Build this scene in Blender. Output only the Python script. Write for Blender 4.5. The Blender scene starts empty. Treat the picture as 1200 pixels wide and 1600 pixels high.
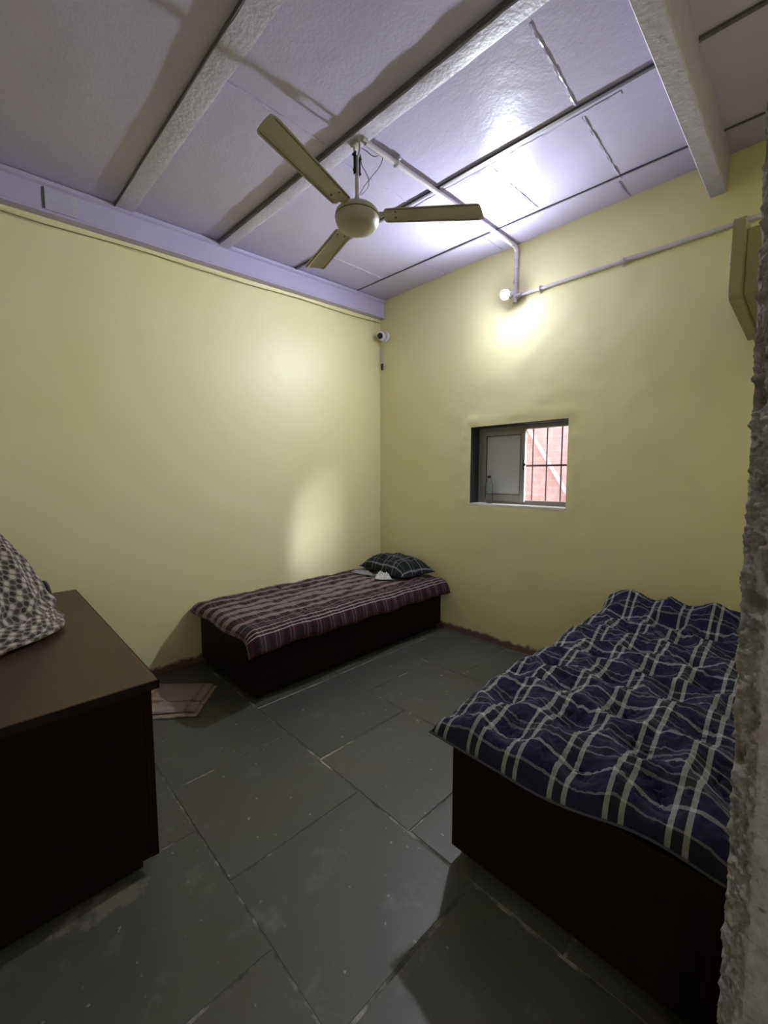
import bpy, bmesh, math, random
from mathutils import Vector, Matrix, noise
random.seed(7)
S = bpy.context.scene
COL = S.collection
PI = math.pi

# ------------------------------------------------------------------ camera
YAW, PITCH = math.radians(45.5), math.radians(5.0)
cam = bpy.data.cameras.new('camera'); cam_o = bpy.data.objects.new('camera', cam); COL.objects.link(cam_o)
cam.sensor_fit = 'VERTICAL'; cam.sensor_height = 36; cam.sensor_width = 27
cam.lens = 655 / 1600 * 36
cam.clip_start = 0.02
cam_o.location = (0, 0, 1.5)
cam_o.rotation_euler = (PI / 2 - PITCH, 0, YAW)
S.camera = cam_o

# ------------------------------------------------------------------ light
S.view_settings.view_transform = 'Standard'
S.view_settings.look = 'None'
S.view_settings.gamma = 1
S.view_settings.use_curve_mapping = False
S.view_settings.exposure = 1.15
BULB = 1780.0            # emission strength of the LED bulb
w = bpy.data.worlds.new('world'); S.world = w; w.use_nodes = True
bg = w.node_tree.nodes['Background']
bg.inputs[0].default_value = (1.0, 0.98, 0.96, 1)
bg.inputs[1].default_value = 0.56
sun = bpy.data.lights.new('sun', 'SUN'); sun.energy = 15.0; sun.angle = math.radians(23); sun.color = (0.93, 0.96, 1.08)
sun_o = bpy.data.objects.new('sun', sun); COL.objects.link(sun_o)
sun_o.rotation_euler = Vector((-1.0, -0.45, -0.36)).to_track_quat('-Z', 'Y').to_euler()
sun_o.location = (2, 6, 4)
# open sky above the yard behind the window
sky = bpy.data.lights.new('yard_daylight', 'AREA'); sky.energy = 20; sky.size = 1.8; sky.color = (1, 0.97, 0.96)
sky_o = bpy.data.objects.new('yard_daylight', sky); COL.objects.link(sky_o)
sky_o.location = (-1.2, 4.1, 3.9)
sky_o.rotation_euler = Vector((-0.5, 0.6, -1.7)).to_track_quat('-Z', 'Y').to_euler()

# ------------------------------------------------------------------ helpers
def clampf(a, lo=0.0, hi=1.0): return max(lo, min(hi, a))
def sstep(a, b, x):
    t = clampf((x - a) / (b - a)); return t * t * (3 - 2 * t)
def fbm(x, y, z, s=1.0, o=3): return noise.fractal(Vector((x * s, y * s, z * s)), 0.6, 2.0, o)

def link(o, parent=None):
    COL.objects.link(o)
    if parent is not None: o.parent = parent
    return o
def obj(name, bm, mats, parent=None, smooth=False, label=None, cat=None, group=None, kind=None, origin=None, autosmooth=None):
    me = bpy.data.meshes.new(name)
    bmesh.ops.recalc_face_normals(bm, faces=bm.faces)
    if smooth:
        for f in bm.faces: f.smooth = True
        if autosmooth:
            for e in bm.edges:
                if len(e.link_faces) == 2 and e.calc_face_angle(0) > autosmooth: e.smooth = False
    if origin is not None:
        bmesh.ops.translate(bm, verts=bm.verts, vec=-Vector(origin))
    bm.to_mesh(me); bm.free()
    o = bpy.data.objects.new(name, me)
    if origin is not None: o.location = origin
    for m in (mats if isinstance(mats, (list, tuple)) else [mats]): me.materials.append(m)
    link(o, parent); tag(o, label, cat, group, kind)
    return o
def tag(o, label=None, cat=None, group=None, kind=None):
    if label: o['label'] = label
    if cat: o['category'] = cat
    if group: o['group'] = group
    if kind: o['kind'] = kind
    return o
def thing(name, label, cat, loc=(0, 0, 0), rot=(0, 0, 0), group=None):
    o = bpy.data.objects.new(name, None); link(o); o.location = loc; o.rotation_euler = rot
    o.empty_display_size = 0.1
    return tag(o, label, cat, group)

def box(bm, x0, x1, y0, y1, z0, z1, bev=0.0, mi=0, seg=2):
    vs = [bm.verts.new(p) for p in ((x0,y0,z0),(x1,y0,z0),(x1,y1,z0),(x0,y1,z0),(x0,y0,z1),(x1,y0,z1),(x1,y1,z1),(x0,y1,z1))]
    fs = [bm.faces.new([vs[i] for i in q]) for q in ((0,3,2,1),(4,5,6,7),(0,1,5,4),(1,2,6,5),(2,3,7,6),(3,0,4,7))]
    for f in fs: f.material_index = mi
    if bev:
        es = list({e for f in fs for e in f.edges})
        bmesh.ops.bevel(bm, geom=es, offset=bev, segments=seg, affect='EDGES', profile=0.5)
    return fs
def hexa(bm, pts, mi=0):
    vs = [bm.verts.new(p) for p in pts]
    for q in ((0,3,2,1),(4,5,6,7),(0,1,5,4),(1,2,6,5),(2,3,7,6),(3,0,4,7)):
        bm.faces.new([vs[i] for i in q]).material_index = mi
def spline(pts, n=8):
    P = [Vector(p) for p in pts]; P = [P[0]] + P + [P[-1]]; out = []
    for i in range(1, len(P) - 2):
        for k in range(n):
            t = k / n; a, b, c, d = P[i-1:i+3]
            out.append(0.5 * ((2*b) + (c-a)*t + (2*a-5*b+4*c-d)*t*t + (3*b-a-3*c+d)*t**3))
    out.append(P[-2]); return out
def tube(bm, pts, r, n=12, caps=True, mi=0):
    P = [Vector(p) for p in pts]; rings = []
    up = None
    for i, p in enumerate(P):
        t = (P[min(i+1, len(P)-1)] - P[max(i-1, 0)]).normalized()
        if up is None:
            up = t.orthogonal().normalized()
        else:
            up = (up - t * up.dot(t)).normalized()
        s = t.cross(up)
        rr = r[i] if isinstance(r, (list, tuple)) else r
        rings.append([bm.verts.new(p + (up * math.cos(a) + s * math.sin(a)) * rr) for a in [2*PI*k/n for k in range(n)]])
    for a, b in zip(rings, rings[1:]):
        for k in range(n): bm.faces.new((a[k], a[(k+1)%n], b[(k+1)%n], b[k])).material_index = mi
    if caps:
        bm.faces.new(list(reversed(rings[0]))).material_index = mi; bm.faces.new(rings[-1]).material_index = mi
def lathe(bm, prof, n=32, M=None, mi=0):
    """prof: list of (r, z). closed at ends when r==0"""
    M = M or Matrix.Identity(4); rings = []
    for r, z in prof:
        if r <= 1e-6: rings.append([bm.verts.new(M @ Vector((0, 0, z)))])
        else: rings.append([bm.verts.new(M @ Vector((r*math.cos(2*PI*k/n), r*math.sin(2*PI*k/n), z))) for k in range(n)])
    for a, b in zip(rings, rings[1:]):
        for k in range(n):
            l = (k+1) % n
            if len(a) == 1 and len(b) == 1: continue
            if len(a) == 1: f = bm.faces.new((a[0], b[l], b[k]))
            elif len(b) == 1: f = bm.faces.new((a[k], a[l], b[0]))
            else: f = bm.faces.new((a[k], a[l], b[l], b[k]))
            f.material_index = mi
def axis_matrix(origin, direction):
    return Matrix.Translation(Vector(origin)) @ Vector(direction).to_track_quat('Z', 'Y').to_matrix().to_4x4()
def grid(bm, nu, nv, fn, uvfn=None, mi=0):
    V = [[bm.verts.new(fn(i/nu, j/nv)) for j in range(nv+1)] for i in range(nu+1)]
    uvl = bm.loops.layers.uv.verify()
    for i in range(nu):
        for j in range(nv):
            f = bm.faces.new((V[i][j], V[i+1][j], V[i+1][j+1], V[i][j+1])); f.material_index = mi
            if uvfn:
                for l, (a, b) in zip(f.loops, ((i,j),(i+1,j),(i+1,j+1),(i,j+1))): l[uvl].uv = uvfn(a/nu, b/nv)
    return V
def slab_cloth(nu, nv, top, bot, uvfn):
    """closed soft body: top and bottom sheets welded along their rim"""
    bm = bmesh.new()
    grid(bm, nu, nv, top, uvfn); grid(bm, nu, nv, bot, uvfn)
    bmesh.ops.remove_doubles(bm, verts=bm.verts, dist=1e-5)
    return bm

# ------------------------------------------------------------------ materials
def new_mat(name):
    m = bpy.data.materials.new(name); m.use_nodes = True
    nt = m.node_tree; return m, nt, nt.nodes['Principled BSDF']
def N(nt, t, **kw):
    n = nt.nodes.new(t)
    for k, v in kw.items():
        if k in ('operation', 'blend_type', 'data_type', 'feature', 'noise_dimensions', 'distance', 'interpolation_type', 'clamp'):
            if k == 'distance' and t == 'ShaderNodeBump': n.inputs['Distance'].default_value = v
            else: setattr(n, k, v)
        else: n.inputs[k].default_value = v
    return n
def L(nt, a, b): nt.links.new(a, b)
def coords(nt, kind='Object', scale=(1, 1, 1)):
    tc = nt.nodes.new('ShaderNodeTexCoord'); mp = nt.nodes.new('ShaderNodeMapping'); mp.inputs['Scale'].default_value = scale
    L(nt, tc.outputs[kind], mp.inputs['Vector']); return mp.outputs[0]
def noise_n(nt, vec, scale, detail=4, rough=0.55):
    n = N(nt, 'ShaderNodeTexNoise', Scale=scale, Detail=detail, Roughness=rough); L(nt, vec, n.inputs['Vector']); return n.outputs[0]
def ramp(nt, fac, stops, const=False):
    r = nt.nodes.new('ShaderNodeValToRGB'); cr = r.color_ramp
    if const: cr.interpolation = 'CONSTANT'
    while len(cr.elements) < len(stops): cr.elements.new(0.5)
    for e, (p, c) in zip(cr.elements, stops):
        e.position = p; e.color = (c, c, c, 1) if isinstance(c, (int, float)) else (*c, 1)
    L(nt, fac, r.inputs[0]); return r.outputs[0]
def mathn(nt, op, a, b=None, c=None):
    n = nt.nodes.new('ShaderNodeMath'); n.operation = op
    for i, v in enumerate((a, b, c)):
        if v is None: continue
        if isinstance(v, (int, float)): n.inputs[i].default_value = v
        else: L(nt, v, n.inputs[i])
    return n.outputs[0]
def mix(nt, fac, a, b, bt='MIX'):
    n = nt.nodes.new('ShaderNodeMix'); n.data_type = 'RGBA'; n.blend_type = bt
    for i, v in ((0, fac), (6, a), (7, b)):
        if isinstance(v, (int, float)): n.inputs[i].default_value = v
        elif isinstance(v, tuple): n.inputs[i].default_value = (*v, 1)
        else: L(nt, v, n.inputs[i])
    return n.outputs[2]
def bump(nt, p, height, strength=0.3, dist=0.01, prev=None):
    b = nt.nodes.new('ShaderNodeBump'); b.inputs['Strength'].default_value = strength; b.inputs['Distance'].default_value = dist
    L(nt, height, b.inputs['Height'])
    if prev is not None: L(nt, prev, b.inputs['Normal'])
    L(nt, b.outputs[0], p.inputs['Normal']); return b.outputs[0]
def plain(name, col, rough=0.5, metal=0.0, nscale=0, namp=0.15, bstr=0.0, bscale=60, spec=0.5):
    m, nt, p = new_mat(name)
    p.inputs['Roughness'].default_value = rough; p.inputs['Metallic'].default_value = metal
    p.inputs['Specular IOR Level'].default_value = spec
    v = coords(nt)
    if nscale:
        n = noise_n(nt, v, nscale)
        c = mix(nt, n, tuple(k*(1-namp) for k in col), tuple(min(1, k*(1+namp)) for k in col)); L(nt, c, p.inputs['Base Color'])
    else: p.inputs['Base Color'].default_value = (*col, 1)
    if bstr: bump(nt, p, noise_n(nt, v, bscale), bstr, 0.004)
    return m

def wall_paint(name, col, lump=0.35, stain=True):
    m, nt, p = new_mat(name); v = coords(nt)
    p.inputs['Roughness'].default_value = 0.42
    p.inputs['Specular IOR Level'].default_value = 0.4
    big = noise_n(nt, v, 1.3, 4, 0.55); fine = noise_n(nt, v, 9, 6, 0.6)
    c = mix(nt, ramp(nt, big, [(0.35, 0.0), (0.7, 1.0)]), col, tuple(k*q for k, q in zip(col, (0.96, 0.955, 0.84))))
    c = mix(nt, ramp(nt, fine, [(0.62, 0.0), (0.8, 0.25)]), c, (0.76, 0.72, 0.58))
    if stain:
        sx = nt.nodes.new('ShaderNodeSeparateXYZ'); L(nt, v, sx.inputs[0])
        hz = mathn(nt, 'ADD', sx.outputs[2], mathn(nt, 'MULTIPLY', noise_n(nt, v, 14, 5), -0.09))
        c = mix(nt, ramp(nt, hz, [(0.0, 1.0), (0.025, 0.0)]), c, (0.20, 0.12, 0.085))
    L(nt, c, p.inputs['Base Color'])
    b1 = bump(nt, p, noise_n(nt, v, 3.2, 4, 0.5), lump, 0.05)
    b2 = bump(nt, p, noise_n(nt, v, 55, 4), 0.08, 0.003, b1)
    return m
M_WALL = wall_paint('pale_yellow_wall_paint', (0.82, 0.765, 0.46), 0.12)
M_WALLB = wall_paint('pale_yellow_lumpy_wall_paint', (0.82, 0.765, 0.46), 0.2)

def ceiling_paint(name, col):
    m, nt, p = new_mat(name); v = coords(nt)
    p.inputs['Roughness'].default_value = 0.27; p.inputs['Specular IOR Level'].default_value = 0.28
    big = noise_n(nt, v, 1.6, 5); L(nt, mix(nt, big, tuple(k*0.9 for k in col), tuple(k*1.06 for k in col)), p.inputs['Base Color'])
    b1 = bump(nt, p, noise_n(nt, v, 5, 5), 0.16, 0.03)
    bump(nt, p, noise_n(nt, v, 70, 4), 0.25, 0.003, b1)
    return m
M_CEIL = ceiling_paint('lilac_ceiling_paint', (0.49, 0.455, 0.63))
M_BEAM = ceiling_paint('lilac_beam_paint', (0.48, 0.44, 0.64))
M_RIB = plain('chalky_rib_paint', (0.46, 0.435, 0.53), 0.5, nscale=25, namp=0.2, bstr=0.8, bscale=45)
M_JOINT_SHADE = plain('dark_steel_joint_and_rib_shade', (0.10, 0.095, 0.11), 0.5, nscale=20)

def concrete():
    m, nt, p = new_mat('rough_chipped_concrete'); v = coords(nt)
    p.inputs['Roughness'].default_value = 0.85
    a = noise_n(nt, v, 18, 8, 0.7); b = noise_n(nt, v, 5, 5, 0.6)
    c = ramp(nt, a, [(0.3, (0.24, 0.22, 0.215)), (0.5, (0.40, 0.375, 0.365)), (0.7, (0.56, 0.53, 0.52))])
    c = mix(nt, ramp(nt, b, [(0.5, 0.0), (0.75, 0.6)]), c, (0.36, 0.30, 0.24))
    vo = N(nt, 'ShaderNodeTexVoronoi', Scale=26.0); L(nt, v, vo.inputs['Vector'])
    pits = ramp(nt, vo.outputs['Distance'], [(0.05, 1.0), (0.16, 0.0)])
    pits = mathn(nt, 'MULTIPLY', pits, ramp(nt, b, [(0.5, 0.0), (0.56, 1.0)]))
    L(nt, mix(nt, pits, c, (0.07, 0.065, 0.06)), p.inputs['Base Color'])
    b1 = bump(nt, p, noise_n(nt, v, 60, 8, 0.75), 0.9, 0.012)
    bump(nt, p, noise_n(nt, v, 220, 4, 0.7), 0.8, 0.004, b1)
    return m
M_CONC = concrete()

def slate():
    m, nt, p = new_mat('grey_green_stone_slabs'); v = coords(nt)
    geo = nt.nodes.new('ShaderNodeAttribute'); geo.attribute_name = 'tone'
    base = mix(nt, geo.outputs['Fac'], (0.054, 0.056, 0.044), (0.072, 0.064, 0.051))
    n1 = noise_n(nt, v, 2.2, 6, 0.6); base = mix(nt, ramp(nt, n1, [(0.35, 0.0), (0.7, 0.6)]), base, (0.075, 0.078, 0.074))
    n2 = noise_n(nt, v, 7, 8, 0.7)
    base = mix(nt, ramp(nt, n2, [(0.56, 0.0), (0.72, 0.6)]), base, (0.14, 0.14, 0.135))
    n3 = noise_n(nt, coords(nt, 'Object', (1, 1, 1)), 24, 3, 0.6)
    base = mix(nt, ramp(nt, n3, [(0.68, 0.0), (0.73, 0.7)]), base, (0.30, 0.29, 0.27))
    sx = nt.nodes.new('ShaderNodeSeparateXYZ'); L(nt, v, sx.inputs[0])
    # worn cement patch beside the desk plinth
    dx = mathn(nt, 'SUBTRACT', sx.outputs[0], -1.640); dy = mathn(nt, 'SUBTRACT', sx.outputs[1], 0.22)
    d = mathn(nt, 'ADD', mathn(nt, 'MULTIPLY', mathn(nt, 'MULTIPLY', dx, dx), 70.0), mathn(nt, 'MULTIPLY', mathn(nt, 'MULTIPLY', dy, dy), 9.0))
    d = mathn(nt, 'ADD', d, mathn(nt, 'MULTIPLY', mathn(nt, 'SUBTRACT', noise_n(nt, v, 9, 7, 0.7), 0.5), 1.4))
    base = mix(nt, ramp(nt, d, [(0.08, 0.7), (0.2, 0.0)]), base, (0.17, 0.15, 0.12))
    L(nt, base, p.inputs['Base Color'])
    L(nt, ramp(nt, n1, [(0.3, 0.42), (0.75, 0.62)]), p.inputs['Roughness'])
    b1 = bump(nt, p, noise_n(nt, v, 6, 5), 0.15, 0.01)
    bump(nt, p, noise_n(nt, v, 60, 5), 0.15, 0.003, b1)
    return m
M_SLATE = slate()
def grout():
    m, nt, p = new_mat('cement_joint_filling'); v = coords(nt)
    n = noise_n(nt, v, 5, 5, 0.65)
    L(nt, ramp(nt, n, [(0.40, (0.04, 0.038, 0.034)), (0.52, (0.10, 0.095, 0.085)), (0.64, (0.33, 0.31, 0.28))]), p.inputs['Base Color'])
    p.inputs['Roughness'].default_value = 0.85
    bump(nt, p, noise_n(nt, v, 90, 4), 0.5, 0.004)
    return m
M_GROUT = grout()

def wood(name, dark, light, rough=0.35, axis=(1.5, 14, 14), spec=0.12):
    m, nt, p = new_mat(name); v = coords(nt, 'Object', axis)
    n = noise_n(nt, v, 3.0, 8, 0.65)
    L(nt, ramp(nt, n, [(0.3, dark), (0.7, light)]), p.inputs['Base Color'])
    p.inputs['Roughness'].default_value = rough
    p.inputs['Specular IOR Level'].default_value = spec
    bump(nt, p, n, 0.05, 0.003)
    return m
M_WOODV = wood('dark_mahogany_veneer_upright', (0.006, 0.003, 0.0025), (0.016, 0.007, 0.0055), 0.45, (14, 14, 1.5))
M_WOODX = wood('dark_mahogany_veneer_lengthwise', (0.006, 0.003, 0.0025), (0.016, 0.007, 0.0055), 0.45, (14, 1.5, 14))
M_DESK = wood('brown_desk_laminate', (0.050, 0.027, 0.015), (0.070, 0.038, 0.022), 0.38, (1.5, 14, 14), 0.42)
M_EDGE = plain('dark_edge_banding', (0.010, 0.006, 0.005), 0.55, spec=0.2)

def stripes(nt, coord, period, bands, base):
    """bands: (start, end, colour) in metres within one period"""
    f = mathn(nt, 'FRACT', mathn(nt, 'DIVIDE', coord, period))
    stops = [(0.0, base)]
    for a, b, c in bands: stops += [(a/period, c), (b/period, base)]
    return ramp(nt, f, stops, True)
def plaid(name, pu, bu, basu, pv, bv, basv, bal=0.5, rough=0.9, wobble=0.004):
    m, nt, p = new_mat(name)
    tc = nt.nodes.new('ShaderNodeTexCoord'); uv = tc.outputs['UV']
    nz = N(nt, 'ShaderNodeTexNoise', Scale=6.0, Detail=2.0); L(nt, uv, nz.inputs['Vector'])
    sx = nt.nodes.new('ShaderNodeSeparateXYZ'); L(nt, uv, sx.inputs[0])
    wob = mathn(nt, 'MULTIPLY', mathn(nt, 'SUBTRACT', nz.outputs[0], 0.5), wobble*4)
    u = mathn(nt, 'ADD', sx.outputs[0], wob); v = mathn(nt, 'ADD', sx.outputs[1], wob)
    cu = stripes(nt, u, pu, bu, basu); cv = stripes(nt, v, pv, bv, basv)
    # twill weave: fine diagonal alternation of warp and weft
    tw = mathn(nt, 'FRACT', mathn(nt, 'MULTIPLY', mathn(nt, 'ADD', u, v), 260.0))
    tw = mathn(nt, 'ADD', mathn(nt, 'MULTIPLY', mathn(nt, 'GREATER_THAN', tw, 0.5), 0.16), bal-0.08)
    c = mix(nt, tw, cu, cv)
    fz = N(nt, 'ShaderNodeTexNoise', Scale=160.0, Detail=3.0); L(nt, uv, fz.inputs['Vector'])
    c = mix(nt, 0.35, c, mix(nt, 1.0, c, ramp(nt, fz.outputs[0], [(0.3, 0.5), (0.7, 1.3)]), 'MULTIPLY'))
    L(nt, c, p.inputs['Base Color'])
    p.inputs['Roughness'].default_value = rough; p.inputs['Specular IOR Level'].default_value = 0.15
    p.inputs['Sheen Weight'].default_value = 0.08
    bump(nt, p, fz.outputs[0], 0.3, 0.002)
    return m
G = (0.22, 0.22, 0.21); W2 = (0.36, 0.36, 0.345); NV = (0.011, 0.010, 0.036); BK = (0.012, 0.014, 0.020)
M_BLUE = plaid('navy_check_cotton', 0.150,
               [(0.030, 0.044, W2), (0.044, 0.070, BK), (0.070, 0.084, W2)], NV,
               0.165, [(0.020, 0.028, G), (0.028, 0.052, BK), (0.052, 0.058, G), (0.118, 0.131, W2)], NV, 0.44, wobble=0.0015)
PK = (0.27, 0.205, 0.21); MR = (0.036, 0.009, 0.014); DK = (0.018, 0.012, 0.020)
LN = (0.42, 0.37, 0.38)
M_MAROON = plaid('maroon_check_cotton', 1.06,
                 [(a, b, PK) for a, b in ((0.02, 0.065), (0.125, 0.18), (0.24, 0.30), (0.36, 0.415), (0.475, 0.53), (0.59, 0.65), (0.71, 0.765))] +
                 [(0.79, 0.812, DK), (0.812, 0.816, LN), (0.824, 0.875, DK), (0.885, 0.889, LN), (0.899, 0.903, LN), (0.913, 0.917, LN), (0.94, 0.975, DK)], MR,
                 0.110, [(0.0, 0.006, LN), (0.030, 0.075, (0.022, 0.014, 0.024)), (0.084, 0.087, LN)], (0.090, 0.045, 0.055), 0.27, wobble=0.002)
M_PILLOW = plaid('black_green_check_cotton', 0.160, [(0.02, 0.03, (0.30, 0.31, 0.32)), (0.03, 0.05, (0.02, 0.025, 0.06)), (0.075, 0.082, (0.2, 0.22, 0.2))], (0.010, 0.015, 0.014),
                 0.140, [(0.02, 0.03, (0.30, 0.31, 0.32)), (0.06, 0.066, (0.15, 0.17, 0.16))], (0.010, 0.014, 0.016), 0.5)
M_TOWEL = plaid('beige_striped_towel', 0.30, [(0.12, 0.15, (0.10, 0.065, 0.045)), (0.155, 0.160, (0.12, 0.08, 0.06))], (0.27, 0.21, 0.165),
                0.26, [(0.235, 0.25, (0.10, 0.05, 0.05))], (0.33, 0.27, 0.21), 0.5)
def dots():
    m, nt, p = new_mat('dotted_fleece')
    tc = nt.nodes.new('ShaderNodeTexCoord'); sx = nt.nodes.new('ShaderNodeSeparateXYZ'); L(nt, tc.outputs['UV'], sx.inputs[0])
    cell = 0.026
    row = mathn(nt, 'DIVIDE', sx.outputs[1], cell*0.86); ri = mathn(nt, 'FLOOR', row)
    off = mathn(nt, 'MULTIPLY', mathn(nt, 'MODULO', mathn(nt, 'ABSOLUTE', ri), 2.0), 0.5)
    cu = mathn(nt, 'ADD', mathn(nt, 'DIVIDE', sx.outputs[0], cell), off); ci = mathn(nt, 'FLOOR', cu)
    fx = mathn(nt, 'SUBTRACT', mathn(nt, 'FRACT', cu), 0.5); fy = mathn(nt, 'MULTIPLY', mathn(nt, 'SUBTRACT', mathn(nt, 'FRACT', row), 0.5), 0.9)
    d = mathn(nt, 'SQRT', mathn(nt, 'ADD', mathn(nt, 'MULTIPLY', fx, fx), mathn(nt, 'MULTIPLY', fy, fy)))
    mask = ramp(nt, d, [(0.36, 1.0), (0.44, 0.0)])
    alt = mathn(nt, 'FRACT', mathn(nt, 'DIVIDE', mathn(nt, 'ADD', ci, mathn(nt, 'MULTIPLY', ri, 1.0)), 3.0))
    dc = ramp(nt, alt, [(0.0, (0.045, 0.036, 0.038)), (0.33, (0.46, 0.42, 0.36)), (0.66, (0.07, 0.058, 0.055))], True)
    c = mix(nt, mask, (0.21, 0.185, 0.17), dc)
    L(nt, c, p.inputs['Base Color']); p.inputs['Roughness'].default_value = 0.95; p.inputs['Specular IOR Level'].default_value = 0.1
    p.inputs['Sheen Weight'].default_value = 0.2
    v = coords(nt); bump(nt, p, noise_n(nt, v, 180, 3), 0.5, 0.003)
    return m
M_DOTS = dots()
M_WHITECLOTH = plain('white_cotton', (0.62, 0.62, 0.63), 0.9, nscale=15, bstr=0.3, bscale=120)
M_GREYCLOTH = plain('pale_grey_cotton', (0.30, 0.31, 0.32), 0.9, nscale=15, bstr=0.3, bscale=120)
M_BLACK = plain('black_plastic', (0.012, 0.012, 0.013), 0.4)
M_PVC = plain('white_painted_pvc', (0.60, 0.57, 0.62), 0.4, nscale=8, namp=0.1)
M_WHITE = plain('white_plastic', (0.75, 0.76, 0.78), 0.35)
M_FAN = plain('dusty_cream_enamel', (0.36, 0.345, 0.255), 0.45, nscale=6, namp=0.25)
M_FANEDGE = plain('brown_grime_on_blade', (0.15, 0.12, 0.075), 0.7, nscale=14, namp=0.4)
M_ROD = plain('cream_rod_enamel', (0.45, 0.42, 0.42), 0.4)
M_STEEL = plain('dull_steel', (0.35, 0.34, 0.33), 0.35, 0.8)
M_OLIVE = plain('olive_painted_board', (0.27, 0.25, 0.155), 0.6, nscale=5, namp=0.25, bstr=0.4, bscale=25)
M_ALU = plain('grey_brown_window_metal', (0.30, 0.28, 0.26), 0.45, 0.1, nscale=10)
M_PANEL = plain('grey_window_board', (0.52, 0.53, 0.55), 0.5, nscale=4, namp=0.08)
M_REVEAL_SHEET = plain('black_grey_sheet', (0.035, 0.038, 0.042), 0.6)
M_SILL = plain('pale_marble_sill', (0.72, 0.72, 0.70), 0.35, nscale=10, namp=0.08)
M_BAR = plain('dark_red_iron', (0.055, 0.014, 0.014), 0.6)
M_LATCH = plain('dark_iron_latch', (0.02, 0.02, 0.02), 0.5, 0.5)
def emis(name, col, s):
    m, nt, p = new_mat(name); p.inputs['Emission Color'].default_value = (*col, 1); p.inputs['Emission Strength'].default_value = s
    p.inputs['Base Color'].default_value = (0.9, 0.9, 0.9, 1); return m
M_BULB = emis('lit_led_bulb', (0.87, 0.92, 1.02), BULB)
def bottle_mat():
    m, nt, p = new_mat('clear_bottle_plastic')
    p.inputs['Transmission Weight'].default_value = 1.0; p.inputs['Roughness'].default_value = 0.22; p.inputs['IOR'].default_value = 1.38
    p.inputs['Base Color'].default_value = (0.93, 0.96, 0.96, 1); return m
M_PET = bottle_mat()
def brick_mat():
    m, nt, p = new_mat('outside_red_brick'); v = coords(nt)
    tc = nt.nodes.new('ShaderNodeTexCoord'); mp = nt.nodes.new('ShaderNodeMapping'); mp.inputs['Rotation'].default_value = (PI/2, 0, 0)
    L(nt, tc.outputs['Object'], mp.inputs['Vector'])
    br = N(nt, 'ShaderNodeTexBrick', Scale=1.0); br.inputs['Brick Width'].default_value = 0.21; br.inputs['Row Height'].default_value = 0.085
    br.inputs['Mortar Size'].default_value = 0.008
    br.inputs['Color1'].default_value = (0.56, 0.27, 0.21, 1); br.inputs['Color2'].default_value = (0.50, 0.21, 0.17, 1); br.inputs['Mortar'].default_value = (0.62, 0.45, 0.41, 1)
    L(nt, mp.outputs[0], br.inputs['Vector'])
    n = noise_n(nt, v, 4, 6, 0.7); n2 = noise_n(nt, v, 12, 6, 0.7)
    # lime wash left on the brick above the stair line, bare brick below it
    sx = nt.nodes.new('ShaderNodeSeparateXYZ'); L(nt, v, sx.inputs[0])
    line = mathn(nt, 'ADD', sx.outputs[2], mathn(nt, 'MULTIPLY', sx.outputs[0], 1.58))
    above = ramp(nt, mathn(nt, 'ADD', line, 1.78+0.5), [(0.47, 0.0), (0.52, 0.8)])
    c = mix(nt, mathn(nt, 'MULTIPLY', above, ramp(nt, n, [(0.2, 0.6), (0.6, 1.0)])), br.outputs[0], (0.70, 0.50, 0.47))
    c = mix(nt, ramp(nt, n2, [(0.48, 0.0), (0.62, 0.75)]), c, (0.74, 0.58, 0.54))
    L(nt, c, p.inputs['Base Color']); p.inputs['Roughness'].default_value = 0.9
    return m
M_BRICK = brick_mat()
M_SLOPE = plain('whitewashed_stair_edge', (0.78, 0.74, 0.72), 0.8)

# ------------------------------------------------------------------ room shell
XL, YB, XR = -3.372, 3.254, -0.030
def zc(y): return 3.35 + 0.036 * (y - YB)         # gently sloping ceiling
YF = -1.25

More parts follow.
